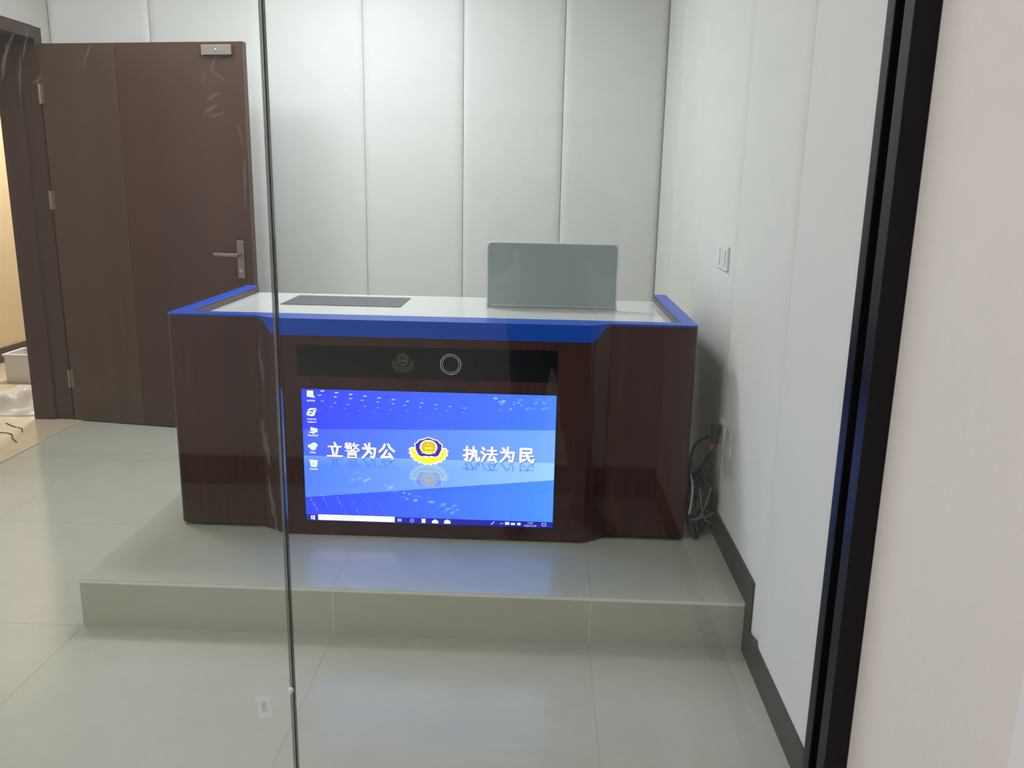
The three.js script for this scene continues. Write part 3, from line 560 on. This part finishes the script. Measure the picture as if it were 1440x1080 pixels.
{
  const p = thing('power_plug', 'black plug pushed into the low wall socket', 'plug', [XR - 0.009, 0.552, 2.12]);
  part('plug_body', bx(-0.035, 0, -0.036, 0.03, -0.02, 0.02, 0.006), M.blackPlastic, p);
  part('red_sleeve', new THREE.CylinderGeometry(0.007, 0.006, 0.03, 12).rotateZ(-0.5).translate(-0.03, -0.045, 0.004), M.redTape, p, 'red sleeve');
  const f = part('plastic_film', (() => { const g = new THREE.PlaneGeometry(0.13, 0.17, 8, 8); const q = g.attributes.position; for (let i = 0; i < q.count; i++) q.setZ(i, 0.012 + 0.006 * Math.sin(q.getX(i) * 60) + 0.005 * Math.sin(q.getY(i) * 45 + 1)); g.computeVertexNormals(); g.rotateY(-Math.PI / 2); return g; })(), M.film, scene);
  f.position.set(XR - 0.008, 0.52, 2.24); tag(f, 'torn clear plastic film hanging on the wall socket', 'film');
  // one tied coil of cables hanging from the socket to the platform
  const B = thing('cable_bundle', 'tangled bundle of black and grey cables between desk and right wall', 'cables', [0, 0, 0]);
  const cable = (pts, r, mat, label, n = 60) => part('cable', tube(pts, r, n), mat, B, label);
  const fy = HS;
  cable([[2.03, 0.478, 2.126], [2.012, 0.42, 2.1], [1.992, 0.33, 2.06], [1.995, 0.24, 2.07], [2.02, 0.19, 2.1], [2.03, fy + 0.007, 2.06]], 0.0055, M.cableBlack);
  cable([[2.036, 0.478, 2.12], [2.035, 0.42, 2.13], [2.035, 0.36, 2.11], [2.045, 0.28, 2.1], [2.04, 0.2, 2.11], [2.02, fy + 0.007, 2.09]], 0.0055, M.cableBlack);
  cable([[2.026, 0.535, 2.106], [1.99, 0.5, 2.08], [1.975, 0.4, 2.06], [1.98, 0.3, 2.07], [2.0, 0.22, 2.1], [2.0, fy + 0.006, 2.05]], 0.005, M.cableBlack);
  const loop = (cx, cy, cz, rx, ry, rz, ph) => Array.from({ length: 16 }, (_, i) => { const a = i / 16 * Math.PI * 2; return [cx + rx * Math.cos(a + ph), cy + ry * Math.sin(a), cz + rz * Math.sin(a * 2 + ph)]; });
  for (let i = 0; i < 24; i++) {
    const grey = i % 6 === 5, r = grey ? 0.003 : 0.0062 + rnd() * 0.0022;
    const pts = loop(2.012 + (rnd() - 0.5) * 0.014, 0.268 + (rnd() - 0.5) * 0.05, 2.085 + (rnd() - 0.5) * 0.05, 0.022 + rnd() * 0.014, 0.07 + rnd() * 0.025, 0.012 + rnd() * 0.03, (rnd() - 0.5) * 1.2);
    for (const p of pts) { p[0] = Math.min(2.062, Math.max(1.968, p[0])); p[1] = Math.max(fy + 0.008, p[1]); }
    part('cable', tube(pts, r, 70, true), grey ? M.cableGrey : M.cableBlack, B);
  }
  cable([[2.0, 0.36, 2.155], [2.005, 0.3, 2.175], [2.02, 0.25, 2.18], [2.045, 0.235, 2.17]], 0.003, M.cableGrey, 'grey cable');
  cable([[2.04, 0.36, 2.15], [2.02, 0.3, 2.17], [2.0, 0.26, 2.18], [1.985, 0.245, 2.19]], 0.0028, M.cableGrey, 'grey cable');
  cable([[1.966, 0.25, 2.19], [1.99, 0.262, 2.2], [2.02, 0.27, 2.2], [2.045, 0.282, 2.19]], 0.0022, M.cableGrey, 'grey cable');
  cable([[1.968, 0.4, 2.13], [1.975, 0.36, 2.15], [1.97, 0.31, 2.17], [1.964, 0.27, 2.18]], 0.004, M.cableWhite, 'short white cable');
}

// ---------------------------------------------------------------- things in the hallway beyond the door
{
  const b = thing('white_box', 'white open plastic tub on the hallway floor', 'tub', [-2.05, 0, -0.62]);
  part('wall_side', join(bx(-0.17, 0.2, 0, 0.19, 0.1, 0.11, 0.002), bx(-0.17, 0.2, 0, 0.19, -0.12, -0.11, 0.002), bx(-0.17, -0.16, 0, 0.19, -0.11, 0.1, 0.002), bx(0.19, 0.2, 0, 0.19, -0.11, 0.1, 0.002)), M.whitePlastic, b);
  part('rim', join(bx(-0.18, 0.21, 0.185, 0.2, 0.1, 0.12, 0.004), bx(-0.18, 0.21, 0.185, 0.2, -0.13, -0.11, 0.004), bx(-0.18, -0.16, 0.185, 0.2, -0.12, 0.11, 0.004), bx(0.19, 0.21, 0.185, 0.2, -0.12, 0.11, 0.004)), M.whitePlastic, b);
  part('bottom', bx(-0.16, 0.19, 0.0, 0.008, -0.11, 0.1), M.whitePlastic, b);
  const crumple = (w, d, h, f, s) => { const g = new THREE.PlaneGeometry(w, d, 26, 26).rotateX(-Math.PI / 2), q = g.attributes.position; for (let i = 0; i < q.count; i++) { const x = q.getX(i), z = q.getZ(i), e = Math.min(1, Math.min(w / 2 - Math.abs(x), d / 2 - Math.abs(z)) / 0.08); q.setY(i, 0.004 + e * h * (0.5 + 0.3 * Math.sin(x * f + s) * Math.cos(z * f * 1.3 + s * 2) + 0.2 * Math.sin((x + z) * f * 2.1 + s))); q.setX(i, x + 0.03 * Math.sin(z * 11 + s)); q.setZ(i, z + 0.03 * Math.sin(x * 13 + s)); } g.computeVertexNormals(); return uvm(g); };
  const bag = (x, z, w, d, h, f, s, l) => { const m = part('plastic_sheet', crumple(w, d, h, f, s), M.bag, scene); m.position.set(x, 0, z); m.rotation.y = s; tag(m, l, 'plastic sheet', 'crumpled sheets in the hallway'); };
  bag(-1.76, 0.14, 0.36, 0.34, 0.12, 19, 0.4, 'crumpled pale plastic sheet on the hallway floor by the door frame');
  bag(-1.98, -0.24, 0.36, 0.3, 0.03, 15, 1.3, 'flattened pale plastic sheet in front of the white tub');
  bag(-1.78, 0.56, 0.3, 0.22, 0.05, 23, 2.2, 'small crumpled pale plastic sheet near the threshold');
  const bk = thing('dark_bundle', 'dark crumpled bundle on the hallway floor beside the white tub', 'bundle', [-2.36, 0, -0.28]);
  const sg = new THREE.SphereGeometry(0.075, 20, 14), q = sg.attributes.position;
  for (let i = 0; i < q.count; i++) { const x = q.getX(i), y = q.getY(i), z = q.getZ(i), k = 1 + 0.16 * Math.sin(x * 90) * Math.cos(z * 80 + y * 60); q.setXYZ(i, x * k * 1.2, Math.max(-0.055, y * k) + 0.055, z * k); }
  sg.computeVertexNormals(); part('cloth', sg, std({ color: rgb(0.09, 0.07, 0.055), roughness: 0.8 }), bk);
  part('handle', tube([[0.05, 0.06, 0.03], [0.1, 0.05, 0.06], [0.15, 0.03, 0.08]], 0.016, 14), std({ color: rgb(0.05, 0.035, 0.03), roughness: 0.6 }), bk);
  const bar = part('pale_bar', tube([[-2.36, 0.02, -0.44], [-2.37, 0.16, -0.52], [-2.4, 0.3, -0.58]], 0.018, 14), M.bag, scene); tag(bar, 'pale bar leaning on the white tub in the hallway', 'bar');
  const wire = (pts, l) => tag(part('wire', tube(pts, 0.003, 30), M.cableBlack, scene), l, 'wire', 'wires on the hallway floor');
  wire([[-1.62, 0.003, 0.45], [-1.52, 0.003, 0.52], [-1.46, 0.007, 0.56], [-1.42, 0.007, 0.62]], 'thin black wire curling across the threshold');
  wire([[-1.6, 0.003, 0.62], [-1.46, 0.007, 0.66], [-1.4, 0.007, 0.74], [-1.34, 0.007, 0.8]], 'thin black wire lying straighter along the threshold');
}

// ---------------------------------------------------------------- ceiling lights
LAMPS.forEach(([x, z, w, d, , , label], i) => {
  const l = thing('ceiling_light', label, 'ceiling light', [x, CEIL, z]);
  const a = w / 2, b = d / 2, t = 0.012;
  part('light_frame', join(bx(-a - t, a + t, -0.02, 0, b, b + t), bx(-a - t, a + t, -0.02, 0, -b - t, -b), bx(-a - t, -a, -0.02, 0, -b, b), bx(a, a + t, -0.02, 0, -b, b)), M.lampFrame, l);
  part('light_diffuser', bx(-a, a, -0.016, -0.004, -b, b), i === 3 ? M.glowWarm : M.glow, l);
});

// ---------------------------------------------------------------- the person mirrored in the glass, standing in the corridor
function blobMesh(bones, lo, size, res, k) {
  const mc = new MarchingCubes(res, new THREE.MeshStandardMaterial(), false, false, 160000);
  mc.isolation = 0;
  const half = res / 2, f = mc.field;
  for (let z = 0; z < res; z++) for (let y = 0; y < res; y++) for (let x = 0; x < res; x++) {
    const px = lo[0] + ((x - half) / half + 1) / 2 * size, py = lo[1] + ((y - half) / half + 1) / 2 * size, pz = lo[2] + ((z - half) / half + 1) / 2 * size;
    let acc = 1e3;
    for (const b of bones) {
      const [ax, ay, az, ra, bx_, by, bz, rb] = b;
      const dx = bx_ - ax, dy = by - ay, dz = bz - az, l2 = dx * dx + dy * dy + dz * dz || 1e-9;
      const t = Math.max(0, Math.min(1, ((px - ax) * dx + (py - ay) * dy + (pz - az) * dz) / l2));
      const d = Math.hypot(px - ax - dx * t, py - ay - dy * t, pz - az - dz * t) - (ra + (rb - ra) * t);
      const h = Math.max(k - Math.abs(acc - d), 0) / k;
      acc = Math.min(acc, d) - h * h * k * 0.25;
    }
    f[x + y * res + z * res * res] = -acc;
  }
  mc.update();
  const n = mc.count, g = new THREE.BufferGeometry();
  const pos = new Float32Array(mc.positionArray.slice(0, n * 3));
  for (let i = 0; i < n; i++) for (let c = 0; c < 3; c++) pos[3 * i + c] = lo[c] + (pos[3 * i + c] + 1) / 2 * size;
  g.setAttribute('position', new THREE.BufferAttribute(pos, 3));
  g.setAttribute('normal', new THREE.BufferAttribute(new Float32Array(mc.normalArray.slice(0, n * 3)), 3));
  return g;
}
{
  const P = thing('person', 'person in dark jacket and trousers standing in the corridor holding up a phone', 'person', [1.47, 0, 5.6]);
  const body = [
    // trunk and neck
    [0, 0.86, 0, 0.125, 0, 1.05, 0, 0.12], [0, 1.05, 0, 0.12, 0, 1.22, 0, 0.13], [-0.08, 1.22, 0, 0.105, 0.08, 1.22, 0, 0.105], [-0.15, 1.3, 0, 0.07, 0.15, 1.3, 0, 0.07], [0, 1.3, 0, 0.06, 0, 1.42, -0.015, 0.05],
    [-0.07, 0.86, 0, 0.1, 0.07, 0.86, 0, 0.1],
    // arms reaching to the phone
    [-0.19, 1.29, 0, 0.06, -0.215, 1.12, -0.14, 0.048], [-0.215, 1.12, -0.14, 0.046, -0.135, 1.32, -0.52, 0.03],
    [0.19, 1.29, 0, 0.06, 0.19, 1.12, -0.14, 0.048], [0.19, 1.12, -0.14, 0.046, 0.06, 1.32, -0.52, 0.03],
    // legs and shoes
    [-0.085, 0.84, 0, 0.092, -0.09, 0.47, -0.01, 0.062], [-0.09, 0.47, -0.01, 0.06, -0.1, 0.09, 0.03, 0.045], [-0.1, 0.05, 0.04, 0.045, -0.14, 0.036, -0.13, 0.034],
    [0.085, 0.84, 0, 0.092, 0.11, 0.47, -0.01, 0.062], [0.11, 0.47, -0.01, 0.06, 0.15, 0.09, 0.03, 0.045], [0.15, 0.05, 0.04, 0.045, 0.25, 0.036, -0.09, 0.034],
  ];
  const head = [[0, 1.5, -0.01, 0.072, 0, 1.565, 0.0, 0.08], [0, 1.455, -0.045, 0.042, 0, 1.5, -0.05, 0.05], [0, 1.515, -0.085, 0.01, 0, 1.49, -0.1, 0.012], [-0.078, 1.52, 0.005, 0.012, -0.08, 1.49, 0.005, 0.01], [0.078, 1.52, 0.005, 0.012, 0.08, 1.49, 0.005, 0.01], [0, 1.42, -0.02, 0.05, 0, 1.46, -0.02, 0.05], [-0.02, 1.463, -0.088, 0.006, 0.02, 1.463, -0.088, 0.006]];
  const hand = (s, cx) => {           // s = -1 and 1: the hands at the two ends of the phone
    const b = [[cx + s * 0.015, 1.32, -0.5, 0.026, cx + s * 0.012, 1.355, -0.545, 0.028]];
    for (let i = 0; i < 4; i++) { const y = 1.345 + i * 0.02, L = [0.026, 0.033, 0.034, 0.028][i]; b.push([cx + s * 0.016, y, -0.555, 0.0095, cx + s * 0.02, y + 0.008, -0.555 - L, 0.0085], [cx + s * 0.02, y + 0.008, -0.555 - L, 0.0085, cx - s * 0.012, y + 0.01, -0.562 - L, 0.0075]); }
    b.push([cx + s * 0.01, 1.335, -0.54, 0.012, cx - s * 0.012, 1.37, -0.545, 0.01], [cx - s * 0.012, 1.37, -0.545, 0.01, cx - s * 0.03, 1.392, -0.548, 0.009]);
    return b;
  };
  const gs = [blobMesh(body, [-0.9, -0.02, -0.9], 1.8, 132, 0.045), blobMesh(head, [-0.16, 1.36, -0.19], 0.34, 84, 0.02), blobMesh(hand(-1, -0.147), [-0.24, 1.27, -0.67], 0.2, 56, 0.008), blobMesh(hand(1, 0.064), [-0.06, 1.27, -0.67], 0.2, 56, 0.008)];
  gs.forEach((g, gi) => {
    const q = g.attributes.position, col = new Float32Array(q.count * 3);
    for (let i = 0; i < q.count; i++) {
      const y = q.getY(i), z = q.getZ(i), c = gi ? [0.42, 0.26, 0.19] : y > 1.37 ? [0.42, 0.26, 0.19] : y < 0.075 ? [0.012, 0.011, 0.01] : y < 0.88 ? [0.018, 0.019, 0.024] : [0.02, 0.021, 0.026];
      col.set(c, 3 * i);
    }
    g.setAttribute('color', new THREE.BufferAttribute(col, 3));
  });
  part('body', mergeGeometries(gs), std({ vertexColors: true, roughness: 0.8 }), P);
  // hair cap and eyes
  const hg = new THREE.SphereGeometry(0.091, 28, 18, 0, Math.PI * 2, 0, 1.9), q = hg.attributes.position;
  for (let i = 0; i < q.count; i++) { const x = q.getX(i), y = q.getY(i), z = q.getZ(i); if (z < -0.03 && y < 0.035) q.setXYZ(i, x * 0.8, Math.max(y, 0.02), z * 0.8); }
  hg.computeVertexNormals(); hg.translate(0, 1.562, 0.004);
  part('hair', hg, std({ color: rgb(0.012, 0.01, 0.009), roughness: 0.7 }), P, 'short dark hair');
  for (const s of [-1, 1]) part('eye', new THREE.SphereGeometry(0.011, 12, 10).translate(s * 0.03, 1.523, -0.066), std({ color: rgb(0.05, 0.04, 0.035), roughness: 0.2 }), P);
  const ph = thing('phone', 'dark phone held up in both hands of the person', 'phone', [1.4275, 1.392, 5.03]);
  part('phone_body', new RoundedBoxGeometry(0.15, 0.074, 0.009, 3, 0.004).translate(0, -0.018, 0), M.blackPlastic, ph);
  part('phone_display', new RoundedBoxGeometry(0.144, 0.068, 0.0015, 2, 0.0006).translate(0, -0.018, 0.005), M.lens, ph);
}

renderer.render(scene, camera);
